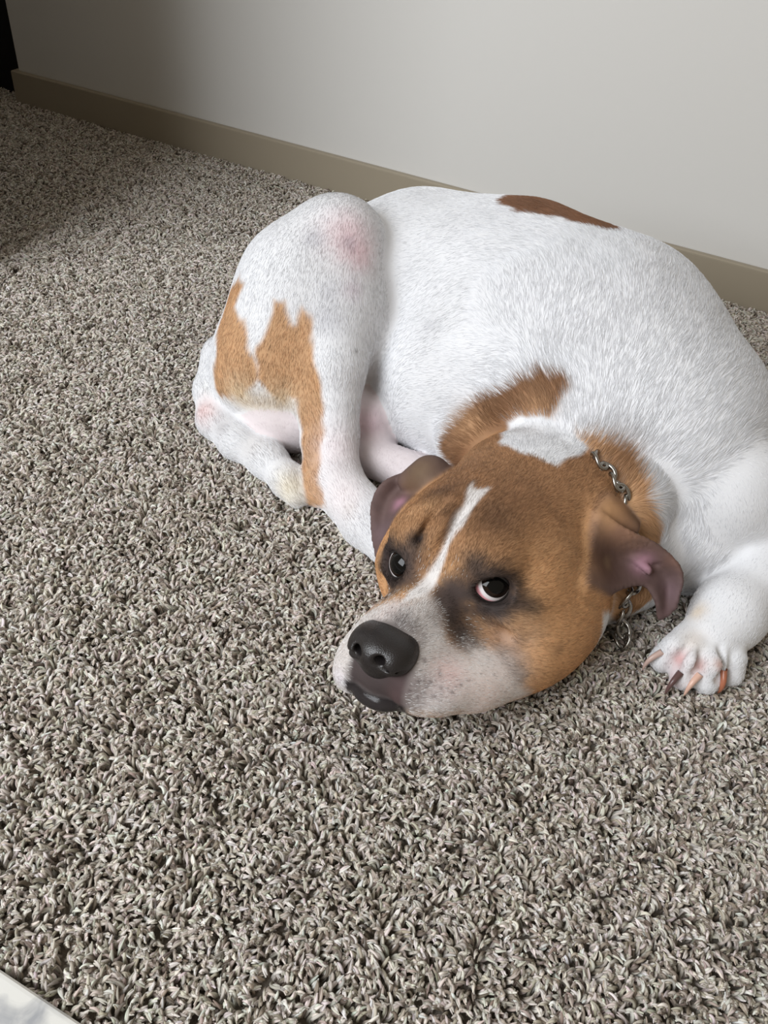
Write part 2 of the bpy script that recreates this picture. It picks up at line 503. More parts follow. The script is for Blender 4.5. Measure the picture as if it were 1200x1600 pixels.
# eyes: place, outward axis of the lids
def head_x(px, py, x):
    """point on that sight line at head coordinate x"""
    o = (CO - HT) @ HM / HS; d = ray(px, py) @ HM / HS
    return head(*(o + d * ((x - o[0]) / d[0])))
EYE_R = 0.0182; EYE_A, EYE_B = 0.0172, 0.0130
EYES = [dict(p=head_x(772, 922, 0.1500), n=hvec((0.70, 0.60, 0.34)), s=1, tilt=-6), dict(p=head_x(612, 882, 0.1640), n=hvec((0.88, -0.40, 0.28)), s=-1, tilt=14)]
for e in EYES: e['c'] = e['p'] - e['n'] * (EYE_R + 0.001)
for e in EYES:
    up = HM[:, 2] - e['n'] * (HM[:, 2] @ e['n']); up /= np.linalg.norm(up)
    sd = np.cross(up, e['n'])
    a_ = math.radians(e['tilt'])
    sd, up = sd * math.cos(a_) + up * math.sin(a_), up * math.cos(a_) - sd * math.sin(a_)
    e['R'] = np.stack([sd, up, e['n']], 1)
    g = Group('lid')
    g.ell(e['c'] + e['n'] * 0.0005, (0.0218, 0.0204, 0.0200), e['R'], k=0.016)
    g.ell(e['c'] + e['n'] * 0.0190, (EYE_A, EYE_B, 0.0150), e['R'], k=0.003, sub=True)
    hd.ops += g.ops

def sheet(grid, r0, r1, nu=34, nv=20):
    """smooth surface through a (u,v) grid of (px,py,z), sampled with radii"""
    g = np.array([[A(*p) for p in row] for row in grid])
    def interp(a, n):
        m = len(a); t = np.linspace(0, m - 1, n); i = np.minimum(t.astype(int), m - 2); f = (t - i)[:, None, None]
        e = np.concatenate([2 * a[:1] - a[1:2], a, 2 * a[-1:] - a[-2:-1]])
        p0, p1, p2, p3 = e[i], e[i + 1], e[i + 2], e[i + 3]
        return 0.5 * (2 * p1 + (p2 - p0) * f + (2 * p0 - 5 * p1 + 4 * p2 - p3) * f ** 2 + (3 * p1 - p0 - 3 * p2 + p3) * f ** 3)
    g = interp(g, nu); g = interp(g.transpose(1, 0, 2), nv).transpose(1, 0, 2)
    rad = np.linspace(r0, r1, nu)[:, None] * np.ones((1, nv))
    return g.reshape(-1, 3), rad.reshape(-1)

earL = Group('ear_left', k_out=0.016)
earL.cone(A(935, 802, 0.128), A(985, 826, 0.120), 0.018, 0.008, 0.01)
earL.cloud(*sheet([[(916, 910, .112), (918, 868, .117), (938, 806, .142)],
                   [(952, 920, .094), (954, 876, .096), (982, 832, .130)],
                   [(1004, 912, .084), (1002, 884, .092), (1030, 856, .116)],
                   [(1024, 935, .072), (1040, 905, .080), (1064, 895, .096)],
                   [(1030, 966, .050), (1042, 960, .054), (1056, 948, .064)]], 0.0036, 0.0026))
earL.cone(A(990, 872, 0.101), A(1018, 894, 0.094), 0.0035, 0.0042, 0.004)
earL.cone(A(1026, 884, 0.096), A(1022, 900, 0.094), 0.003, 0.003, 0.003, True)
earR = Group('ear_right', k_out=0.010)
earR.cone(A(672, 745, 0.115), A(640, 752, 0.105), 0.022, 0.012, 0.01)
earR.cloud(*sheet([[(650, 778, .104), (645, 758, .096), (662, 734, .104)],
                   [(628, 800, .096), (612, 778, .086), (606, 752, .100)],
                   [(614, 832, .082), (600, 812, .075), (584, 784, .084)],
                   [(605, 862, .072), (595, 850, .067), (583, 832, .068)],
                   [(599, 884, .062), (594, 880, .060), (589, 868, .060)]], 0.0036, 0.0026))

GROUPS = [torso, rump, under, tail, arm, hd, earL, earR]
def dog_sdf(P): return eval_groups(GROUPS, P)
# ------------------------------------------------------------------ the dog: skin, coat colours, fur
V, F = surface_nets(GROUPS, (-0.32, 0.38, -0.014), (0.56, 1.16, 0.31), 0.0023)
V = relax(V, F, 2, 0.5)
GV = np.stack([g.eval(V) for g in GROUPS]); GID = GV.argmin(0)
def member(groups, w=0.010):
    """soft 0..1 weight of belonging to those volumes"""
    a = GV[groups].min(0); o = np.delete(GV, groups, 0).min(0)
    x = np.clip(0.5 + (o - a) / w, 0, 1); return x * x * (3 - 2 * x)
G_T, G_RU, G_UN, G_TA, G_AR, G_HD, G_EL, G_ER = range(8)
fn = np.cross(V[F[:, 2]] - V[F[:, 0]], V[F[:, 3]] - V[F[:, 1]])
VN = np.zeros_like(V)
for i in range(4):
    for c in range(3): VN[:, c] += np.bincount(F[:, i], fn[:, c], len(V))
VN /= np.maximum(np.linalg.norm(VN, axis=1), 1e-12)[:, None]
bvh = BVHTree.FromPolygons(V.tolist(), F.tolist())

def hit(px, py):
    """place on the dog's skin seen there; just off the outline, the nearest skin"""
    d = Vector(ray(px, py)).normalized()
    loc, nor, _, _ = bvh.ray_cast(Vector(CO), d)
    if loc is None:
        best = None
        for t in np.linspace(0.5, 1.5, 60):
            r = bvh.find_nearest(Vector(CO) + d * t)
            if r[0] is not None and (best is None or r[3] < best[3]): best = r
        loc, nor = best[0], best[1]
    return np.array(loc), np.array(nor)

def srgb(r, g, b):
    c = np.array([r, g, b], float) / 255
    return np.where(c <= 0.04045, c / 12.92, ((c + 0.055) / 1.055) ** 2.4)

def wob(P, f, seed):
    """smooth noise -1..1"""
    r = np.random.default_rng(seed); o = np.zeros(len(P))
    for k in range(5):
        d = r.normal(size=3); d /= np.linalg.norm(d)
        o += np.sin((P @ d) * f * (0.7 + 0.35 * k) + r.uniform(0, 6.3) + 1.5 * np.sin(P @ r.normal(size=3) * f * 0.5))
    return o / 3.0

def smooth01(x): 
    x = np.clip(x, 0, 1); return x * x * (3 - 2 * x)

WHITE = srgb(225, 226, 229)
COL = np.tile(WHITE, (len(V), 1))
COL *= (1 + 0.025 * wob(V, 60, 1))[:, None]
WET = np.zeros(len(V)); BARE = np.zeros(len(V))

_tx = {}
EDGE = wob(V, 260, 91) + wob(V, 700, 92)
def mix(mask, col, tex=0.05, seed=3):
    global COL
    if seed % 3 not in _tx: _tx[seed % 3] = wob(V, 170, seed % 3 + 50) + wob(V, 420, seed % 3 + 60)
    t = col[None, :] * (1 + tex * _tx[seed % 3])[:, None]
    COL = COL * (1 - mask[:, None]) + t * mask[:, None]

def patch(pix, col, groups=None, soft=0.004, rag=0.003, amt=1.0, depth=0.06, seed=11, tex=0.06, back=-0.25, apply=True):
    """closed marking on the coat: outline points on the skin, filled in the marking's own plane"""
    hp = [hit(*p) for p in pix]
    P = np.array([h[0] for h in hp]); N = np.array([h[1] for h in hp]).mean(0); N /= np.linalg.norm(N)
    c = P.mean(0)
    u = np.cross(N, [0, 0, 1.0]); u /= np.linalg.norm(u); v = np.cross(N, u)
    poly = np.stack([(P - c) @ u, (P - c) @ v], 1)
    m = (np.abs((V - c) @ N) < depth) & (VN @ N > back)
    if groups is not None: m &= member(groups) > 0.002
    ii = np.flatnonzero(m)
    q = np.stack([(V[ii] - c) @ u, (V[ii] - c) @ v], 1)
    q[:, 0] += rag * wob(V[ii], 150, seed); q[:, 1] += rag * wob(V[ii], 150, seed + 5)
    ins = np.zeros(len(q), bool); dist = np.full(len(q), 1e9)
    for k in range(len(poly)):
        a, b = poly[k], poly[(k + 1) % len(poly)]
        e = b - a; w = q - a
        t = np.clip((w @ e) / max(e @ e, 1e-12), 0, 1)
        dist = np.minimum(dist, np.linalg.norm(w - t[:, None] * e, axis=1))
        cr_ = ((a[1] <= q[:, 1]) & (b[1] > q[:, 1])) | ((b[1] <= q[:, 1]) & (a[1] > q[:, 1]))
        with np.errstate(divide='ignore', invalid='ignore'):
            xi = a[0] + (q[:, 1] - a[1]) / (b[1] - a[1]) * (b[0] - a[0])
        ins ^= cr_ & (q[:, 0] < xi)
    sdv = np.where(ins, dist, -dist)
    mask = np.zeros(len(V)); mask[ii] = smooth01(0.5 + sdv / (2 * soft)) * amt
    if groups is not None: mask *= member(groups)
    if apply: mix(mask, col, tex, seed)
    return mask

def blob(px, py, r, col, amt=0.8, groups=None, hard=1.0, tex=0.05, seed=21, pn=None):
    """soft round marking of radius r metres"""
    p, n = hit(px, py) if pn is None else pn
    d = np.linalg.norm(V - p, axis=1) / r; d = np.maximum(d + 0.07 * EDGE * np.minimum(d, 1), 0)
    m = np.exp(-(d ** (2 * hard))) * amt * smooth01((VN @ n + 0.4) * 1.5)
    if groups is not None: m = m * member(groups)
    mix(m, col, tex, seed)
    return m

TAN = srgb(190, 150, 112); TAN_O = srgb(198, 153, 110); BROWN = srgb(138, 101, 72); DBROWN = srgb(98, 72, 54)
MASK = srgb(64, 53, 50); DARK = srgb(44, 38, 38); GREYW = srgb(204, 197, 193); PINK = srgb(226, 188, 182); CREAM = srgb(214, 194, 164)
MAUVE = srgb(98, 79, 76); LPINK = srgb(176, 134, 150); GREY = srgb(176, 176, 184)
HL_ = ((V - HT) @ HM) / HS                     # head coordinates of every point

# -- back of the head, neck ruff and shoulder markings
NECK = [G_T, G_HD, G_EL, G_ER]
patch([(676, 735), (688, 700), (702, 672), (735, 640), (775, 616), (800, 600), (850, 586), (884, 589), (894, 604), (876, 630), (862, 655), (870, 700), (800, 760), (720, 760)], BROWN, NECK, 0.005, 0.003)
blob(735, 665, 0.022, TAN, 0.7, NECK); blob(840, 640, 0.02, TAN, 0.5, NECK)
patch([(900, 680), (925, 684), (955, 690), (985, 712), (1008, 742), (1018, 790), (1034, 828), (1046, 870), (1044, 905), (1005, 990), (985, 1000), (930, 900), (880, 760)], TAN, [G_T], 0.005, 0.003)
blob(965, 720, 0.02, BROWN, 0.7, [G_T])
# -- head: tan ground colour
hm = member([G_HD, G_EL, G_ER]) * smooth01((HL_[:, 0] + 0.085) / 0.02)
mix(hm, TAN_O, 0.06)

mix(hm * smooth01((HL_[:, 2] - 0.085) / 0.06) * 0.75, BROWN, 0.07)
for (x, y, r, c, a) in ((700, 760, 0.030, BROWN, .7), (800, 770, 0.035, BROWN, .5), (770, 810, 0.025, DBROWN, .75), (690, 770, 0.016, DBROWN, .8), (700, 800, 0.012, DBROWN, .6),
                        (655, 845, 0.009, DARK, .85), (668, 790, 0.012, TAN, .6), (640, 800, 0.012, TAN, .6), (830, 900, 0.03, TAN_O, .6),
                        (860, 960, 0.03, TAN_O, .6), (900, 870, 0.02, TAN, .4)):
    blob(x, y, r, c, a, [G_HD])
mix(member([G_EL], 0.014), MAUVE, 0.06); mix(member([G_ER], 0.014), MAUVE, 0.06)
# throat stays white
patch([(940, 960), (950, 955), (965, 985), (960, 1040), (930, 1050), (938, 1010)], WHITE, [G_HD, G_T], 0.004, 0.002)
patch([(778, 690), (795, 660), (815, 650), (845, 650), (882, 664), (918, 700), (902, 712), (868, 729), (830, 712), (800, 702)], WHITE, NECK, 0.003, 0.002)
# -- dark mask round eyes and down the muzzle sides
for (x, y, r, c, a) in ((770, 925, 0.026, MASK, .8), (742, 886, 0.015, DARK, .85), (715, 925, 0.016, MASK, .95), (706, 962, 0.021, MASK, .97), (722, 995, 0.017, MASK, .95), (738, 1015, 0.012, MASK, .85), (700, 930, 0.014, MASK, .9),
                        (822, 946, 0.011, DARK, .85), (840, 950, 0.008, DARK, .5), (770, 952, 0.018, MASK, .85), (688, 940, 0.012, MASK, .7), (785, 1030, 0.014, MASK, .75), (805, 1058, 0.013, MASK, .8), (790, 985, 0.014, BROWN, .7), (800, 1010, 0.012, BROWN, .6),
                        (612, 885, 0.022, MASK, .92), (640, 870, 0.016, MASK, .9), (640, 905, 0.014, MASK, .85), (612, 925, 0.015, MASK, .75), (655, 846, 0.010, DARK, .9), (664, 885, 0.010, BROWN, .6), (610, 860, 0.012, MASK, .8)):
    blob(x, y, r, c, a, [G_HD], 1.3)
for e in EYES:
    pn = (e['p'], e['n'])
    blob(0, 0, 0.026, MASK, .85, [G_HD], 2.0, pn=pn); blob(0, 0, 0.021, DARK, .9, [G_HD], 3.0, pn=pn)
blob(830, 985, 0.014, srgb(206, 170, 136), .7, [G_HD])
# -- muzzle
mz0 = (GID == G_HD) * smooth01((HL_[:, 0] - 0.192) / 0.02) * (1 - smooth01((HL_[:, 1] - 0.01) / 0.02))
mix(mz0, GREYW, 0.04)
patch([(592, 955), (640, 938), (668, 925), (684, 960), (700, 1000), (735, 1036), (742, 1018), (768, 1018), (782, 1040), (800, 1062), (828, 1084), (760, 1112), (690, 1130), (600, 1125), (505, 1080), (545, 990)], GREYW, [G_HD], 0.006, 0.002, depth=0.09, back=-0.9)
patch([(735, 754), (742, 764), (764, 764), (746, 786), (722, 820), (702, 855), (690, 890), (680, 915), (650, 940), (625, 945), (640, 925), (668, 900), (690, 860), (704, 822), (722, 790)], srgb(222, 218, 216), [G_HD], 0.0025, 0.0012)
for (x, y, r, c, a) in ((610, 955, 0.013, srgb(228, 214, 210), .8), (772, 1062, 0.028, srgb(238, 228, 224), .9), (745, 1035, 0.012, srgb(230, 222, 218), .7), (700, 1055, 0.016, PINK, .6), (690, 1075, 0.012, srgb(190, 176, 174), .5),
                        (628, 972, 0.015, srgb(104, 98, 98), .85), (648, 985, 0.010, srgb(120, 112, 110), .6), (655, 1000, 0.010, srgb(150, 142, 140), .5), (680, 960, 0.012, srgb(120, 110, 106), .6), (665, 1090, 0.018, srgb(170, 162, 162), .5),
                        (530, 1060, 0.010, srgb(214, 208, 214), .8), (760, 1090, 0.02, srgb(226, 204, 196), .6)):
    blob(x, y, r, c, a, [G_HD])
# dark lips under the nose, spots on the muzzle
def hbox(x0, x1, y0, y1, z0, z1, w):
    f = lambda q, a, b: smooth01((q - a) / w + 0.5) * smooth01((b - q) / w + 0.5)
    return (GID == G_HD) * f(HL_[:, 0], x0, x1) * f(HL_[:, 1], y0, y1) * f(HL_[:, 2], z0, z1)
lm = hbox(0.222, 0.30, -0.024, 0.030, 0.030, 0.095, 0.010)
mix(lm * 0.95, srgb(54, 42, 43), 0.04)
lm3 = hbox(0.226, 0.30, 0.015, 0.040, 0.028, 0.060, 0.016); mix(lm3 * 0.55, srgb(80, 60, 60), 0.04)
low = hbox(0.222, 0.30, -0.027, 0.030, -0.02, 0.033, 0.004)
mix(low * 0.97, srgb(30, 26, 28), 0.02); WET = np.maximum(WET, low)
BARE = np.maximum(BARE, np.maximum(lm, low))
for (x, y) in ((687, 1052), (672, 1066), (666, 1072), (655, 1064), (690, 1075), (664, 1032), (678, 1088), (652, 1090), (706, 1082), (720, 1070), (640, 1080)):
    blob(x, y, 0.0019, srgb(96, 84, 84), .7, [G_HD], 1.5)
blob(872, 1015, 0.006, DBROWN, .5, [G_HD])
# -- ears
for (x, y, r, c, a) in ((985, 790, 0.030, srgb(150, 108, 76), .9), (950, 800, 0.024, TAN_O, .85), (995, 800, 0.016, srgb(96, 82, 70), .75), (1010, 838, 0.012, srgb(140, 106, 92), .8), (975, 832, 0.012, srgb(146, 110, 92), .7), (1055, 875, 0.012, srgb(128, 96, 84), .7),
                        (942, 880, 0.026, srgb(94, 70, 60), .85), (948, 880, 0.007, srgb(140, 118, 96), .6),  # ear hollow: brown fur with some shade painted in, and a lit spot
                        (1006, 882, 0.010, LPINK, .9), (1048, 925, 0.014, srgb(112, 90, 95), .8), (1040, 955, 0.008, srgb(92, 70, 72), .6)):
    blob(x, y, r, c, a, [G_EL])
for (x, y, r, c, a) in ((625, 785, 0.009, srgb(176, 130, 148), .85), (600, 830, 0.014, srgb(106, 88, 92), .8), (655, 738, 0.020, srgb(112, 92, 70), .8), (640, 760, 0.012, srgb(118, 92, 70), .6)):
    blob(x, y, r, c, a, [G_ER])
# -- haunch
patch([(336, 606), (338, 555), (345, 500), (360, 450), (374, 430), (381, 444), (366, 480), (380, 500), (390, 540), (398, 556), (402, 592), (380, 615), (345, 620)], TAN, [G_RU], 0.005, 0.0032)
patch([(400, 590), (403, 545), (414, 520), (425, 492), (428, 467), (446, 470), (452, 500), (461, 503), (472, 482), (486, 495), (487, 530), (492, 560), (502, 600), (505, 650), (502, 700), (500, 760), (508, 792), (470, 794), (472, 720), (470, 660), (464, 625), (440, 625)], TAN, [G_RU], 0.005, 0.0028)
for (x, y, r, c, a) in ((440, 625, 0.020, CREAM, .75), (375, 615, 0.020, CREAM, .8), (410, 640, 0.018, CREAM, .6)):
    blob(x, y, r, c, a, [G_RU])
for (x, y, r, c, a) in ((545, 365, 0.030, srgb(232, 200, 204), .6), (560, 395, 0.020, srgb(224, 186, 192), .5), (490, 372, 0.013, GREY, .5), (548, 378, 0.010, srgb(170, 160, 170), .5), (515, 455, 0.012, GREY, .4), (512, 500, 0.016, GREY, .45),
                        (552, 452, 0.012, srgb(196, 180, 190), .5), (530, 700, 0.030, srgb(236, 220, 222), .5), (535, 770, 0.030, srgb(236, 222, 222), .5), (545, 795, 0.010, srgb(200, 190, 186), .4), (557, 548, 0.0022, srgb(80, 70, 72), .9)):
    blob(x, y, r, c, a, [G_RU])
um = (GID == G_UN).astype(float)
mix(um * 0.8, srgb(226, 214, 216), 0.03)
blob(575, 660, 0.02, srgb(218, 190, 200), .7, [G_UN])
for (x, y, r, c, a) in ((318, 640, 0.016, srgb(222, 190, 188), .7), (345, 668, 0.012, srgb(170, 166, 168), .6), (390, 700, 0.016, srgb(196, 192, 190), .5), (455, 760, 0.022, srgb(218, 208, 186), .8), (330, 600, 0.012, srgb(196, 196, 190), .5)):
    blob(x, y, r, c, a, [G_TA])
# -- flank and back
for (x, y, r, c, a) in ((670, 510, 0.012, GREY, .25),):
    blob(x, y, r, c, a, [G_T])
sp = [hit(*p)[0] for p in ((808, 319), (835, 319), (865, 324), (895, 333), (925, 345), (950, 356))]
dd = np.full(len(V), 1e9)
for q, rr in zip(sp, (0.018, 0.032, 0.036, 0.034, 0.030, 0.018)):
    q2 = q + np.array([0.0, 0.012, 0.0]); dd = np.minimum(dd, np.linalg.norm((V - q2) * np.array([1, 0.8, 1]), axis=1) / rr + 0.06 * EDGE)
mix(smooth01((1.0 - dd) / 0.12 + 0.5) * (GID == G_T), srgb(124, 88, 64), 0.08)
# -- paw
for (x, y, r, c, a) in ((1062, 1030, 0.009, srgb(196, 140, 136), .75), (1092, 1040, 0.008, srgb(186, 134, 124), .7), (1125, 1038, 0.006, srgb(190, 140, 120), .65), (1050, 1060, 0.010, srgb(190, 150, 150), .5), (1085, 1000, 0.012, srgb(214, 196, 176), .4), (1090, 955, 0.010, srgb(216, 190, 150), .5)):
    blob(x, y, r, c, a, [G_AR])
COL = np.clip(COL, 0.002, 0.9)

# ---- dog object
dog = bpy.data.objects.new('dog', None); C.objects.link(dog)
dog.location = (0.10, 0.80, 0.0)
tag(dog, 'white and tan short-haired dog curled up on the carpet, head on the floor', 'dog')
def under_dog(o):
    o.parent = dog; o.matrix_parent_inverse = Matrix.Translation(-Vector(dog.location)); return o
ms, nt, b = mat('dog skin', (0.8, 0.8, 0.8), 0.7, 0.25)
a_ = nt.nodes.new('ShaderNodeAttribute'); a_.attribute_name = 'tint'
nt.links.new(a_.outputs['Color'], b.inputs['Base Color'])
w_ = nt.nodes.new('ShaderNodeAttribute'); w_.attribute_name = 'wet'
mr = nt.nodes.new('ShaderNodeMapRange'); mr.inputs[3].default_value = 0.7; mr.inputs[4].default_value = 0.16
nt.links.new(w_.outputs['Fac'], mr.inputs[0]); nt.links.new(mr.outputs[0], b.inputs['Roughness'])
noise_bump(nt, b, 900, 0.10, 0.001, 2)
body = under_dog(fast_mesh('body', V, F, ms))
ca = body.data.attributes.new('tint', 'FLOAT_COLOR', 'POINT')
ca.data.foreach_set('color', np.concatenate([COL, np.ones((len(V), 1))], 1).astype(np.float32).reshape(-1))
wa = body.data.attributes.new('wet', 'FLOAT', 'POINT'); wa.data.foreach_set('value', WET.astype(np.float32))

# ---- fur
def fur(n_hair=300000):
    tri = np.concatenate([F[:, [0, 1, 2]], F[:, [0, 2, 3]]])
    ar = np.linalg.norm(np.cross(V[tri[:, 1]] - V[tri[:, 0]], V[tri[:, 2]] - V[tri[:, 0]]), axis=1)
    cen = V[tri].mean(1)
    up = cen[:, 2] > 0.010
    wgt = ar * up * (1 - np.clip(np.maximum(BARE, WET)[tri].mean(1) * 1.3, 0, 1))
    gt = GID[tri[:, 0]]
    wgt *= np.choose(gt, [1.0, 1.0, 0.6, 1.0, 1.1, 2.2, 0.7, 0.7])
    # the far side, turned away towards the wall, needs less
    wgt *= np.where(VN[tri[:, 0]] @ np.array([0, 1.0, 0]) > 0.55, 0.35, 1.0)
    ti = rng.choice(len(tri), n_hair, p=wgt / wgt.sum())
    r1 = np.sqrt(rng.random(n_hair)); r2 = rng.random(n_hair)
    bc = np.stack([1 - r1, r1 * (1 - r2), r1 * r2], 1)
    T = tri[ti]
    P = np.einsum('ij,ijk->ik', bc, V[T]); N = np.einsum('ij,ijk->ik', bc, VN[T]); N /= np.linalg.norm(N, axis=1)[:, None]
    Cc = np.einsum('ij,ijk->ik', bc, COL[T]); g = GID[T[:, 0]]
    # lie of the coat: strokes seen on the animal
    ST = [(900, 640, 895, 560), (960, 660, 985, 570), (1000, 760, 1050, 680), (850, 600, 835, 560), (760, 630, 730, 600), (1060, 830, 1050, 900), (1100, 700, 1140, 640), (1150, 780, 1160, 850), (1090, 560, 1120, 510), (880, 500, 905, 430),
          (800, 470, 790, 400), (760, 560, 690, 560), (680, 480, 630, 520), (660, 380, 610, 390), (800, 350, 740, 345), (960, 400, 930, 360), (1060, 450, 1060, 410), (700, 640, 660, 640),
          (430, 400, 400, 480), (520, 360, 500, 450), (450, 500, 430, 580), (380, 520, 365, 590), (430, 600, 420, 650), (525, 500, 522, 600), (525, 620, 525, 700), (530, 740, 560, 790), (490, 650, 490, 740),
          (330, 610, 335, 650), (360, 680, 400, 705), (420, 715, 450, 755), (640, 960, 670, 915), (680, 1000, 720, 1010), (700, 1080, 770, 1075), (620, 1090, 690, 1100), (680, 880, 705, 830), (740, 840, 775, 780), (690, 800, 720, 750), (800, 760, 840, 710),
          (800, 960, 870, 965), (850, 1020, 920, 1005), (840, 880, 910, 840), (760, 1010, 820, 1030), (640, 840, 660, 780), (620, 910, 610, 930), (870, 800, 930, 770), (840, 690, 845, 660), (900, 720, 925, 700), (790, 690, 770, 665), (1190, 890, 1130, 960), (1120, 960, 1095, 1010), (960, 720, 985, 690), (1010, 800, 1040, 830)]
    sp_ = np.array([hit(a, b_)[0] for a, b_, c, d in ST]); sq = np.array([hit(c, d)[0] for a, b_, c, d in ST])
    sdv = sq - sp_; sdv /= np.maximum(np.linalg.norm(sdv, axis=1), 1e-9)[:, None]
    D = np.zeros_like(P)
    for p, d in zip(sp_, sdv):
        w = 1.0 / (((P - p) ** 2).sum(1) + 0.0004) ** 2
        D += w[:, None] * d
    D /= np.linalg.norm(D, axis=1)[:, None]
    j = np.stack([wob(P, 90, 31), wob(P, 90, 37), wob(P, 90, 41)], 1)
    D = D + 0.16 * j + rng.normal(0, 0.12, P.shape)
    D -= N * np.einsum('ij,ij->i', D, N)[:, None]; D /= np.maximum(np.linalg.norm(D, axis=1), 1e-9)[:, None]
    L = np.choose(g, [0.0105, 0.0065, 0.004, 0.007, 0.0040, 0.0050, 0.0022, 0.0022]) * rng.uniform(0.6, 1.25, n_hair)
    ruff = np.zeros(n_hair)
    for px, py in ((760, 640), (800, 615), (850, 598), (720, 665), (960, 700), (990, 740), (1010, 790), (930, 690)):
        ruff = np.maximum(ruff, np.exp(-((P - hit(px, py)[0]) ** 2).sum(1) / 0.03 ** 2))
    flank = (g == G_T) * smooth01((0.16 - P[:, 0]) / 0.14) * (1 - ruff)
    L *= 1 - 0.4 * flank
    L *= 1 + 0.5 * ruff * np.isin(g, [G_T])
    hl = ((P - HT) @ HM) / HS
    mz = (g == G_HD) * smooth01((hl[:, 0] - 0.155) / 0.03)
    L *= 1 - 0.2 * mz
    lift = np.choose(g, [0.13, 0.13, 0.10, 0.13, 0.14, 0.15, 0.12, 0.12]) + 0.08 * rng.random(n_hair) + 0.18 * ruff
    k = 4; t = np.linspace(0, 1, k)
    pts = P[:, None, :] - N[:, None, :] * 0.0002 + D[:, None, :] * (L[:, None] * t)[:, :, None] + N[:, None, :] * (L * lift)[:, None, None] * (t - 0.45 * t * t)[None, :, None]
    rad = np.array([1.0, 0.9, 0.65, 0.15])[None, :] * (np.choose(g, [0.00016, 0.00014, 0.00012, 0.00015, 0.00014, 0.00013, 0.00010, 0.00010]) * rng.uniform(0.7, 1.2, n_hair))[:, None]
    cc = Cc * (1 + np.where(np.isin(g, [G_HD, G_RU]) & (Cc[:, 2] < 0.5), 0.26, 0.10)[:, None] * rng.normal(0, 1, (n_hair, 1))); cc = np.clip(cc, 0.003, 0.92)
    # pepper of white hairs on the muzzle and dark ones
    pep = (rng.random(n_hair) < 0.10 * mz); cc[pep] = cc[pep] * 0.45
    pw = (rng.random(n_hair) < 0.35 * mz) & (Cc[:, 0] > 0.12); cc[pw] = 0.80
    m, nt, b = attr_mat('dog hair', 0.5, 0.3)
    o = build_curves('fur', pts, rad, np.concatenate([cc, np.ones((n_hair, 1))], 1), m)
    under_dog(o); tag(o, 'short smooth coat hair', kind='stuff')
    return o
fur()
# ------------------------------------------------------------------ the dog: eyes, nose, claws
me_, nt, b = mat('dog eye', (0.02, 0.015, 0.012), 0.03, 0.28)
tc = nt.nodes.new('ShaderNodeTexCoord'); sx = nt.nodes.new('ShaderNodeSeparateXYZ')
nt.links.new(tc.outputs['Object'], sx.inputs[0])
rp = nt.nodes.new('ShaderNodeValToRGB'); rp.color_ramp.interpolation = 'EASE'
dv = nt.nodes.new('ShaderNodeMath'); dv.operation = 'DIVIDE'; dv.inputs[1].default_value = EYE_R
nt.links.new(sx.outputs['Z'], dv.inputs[0]); nt.links.new(dv.outputs[0], rp.inputs[0])
els = rp.color_ramp.elements
els[0].position = 0.0; els[0].color = (0.62, 0.25, 0.26, 1)
els[1].position = 1.0; els[1].color = (0.003, 0.003, 0.003, 1)
for p, c in ((0.50, (0.68, 0.30, 0.33, 1)), (0.60, (0.80, 0.74, 0.75, 1)), (0.695, (0.74, 0.70, 0.71, 1)), (0.715, (0.012, 0.008, 0.006, 1)), (0.84, (0.016, 0.008, 0.005, 1)), (0.88, (0.003, 0.003, 0.003, 1))):
    e_ = els.new(p); e_.color = c
nt.links.new(rp.outputs[0], b.inputs['Base Color'])
mlid, nt, b = mat('eyelid rim', (0.012, 0.010, 0.010), 0.28, 0.5)
noise_bump(nt, b, 700, 0.1, 0.0005)
RIGHT = CR[:, 0]; DOWN = CR[:, 1]
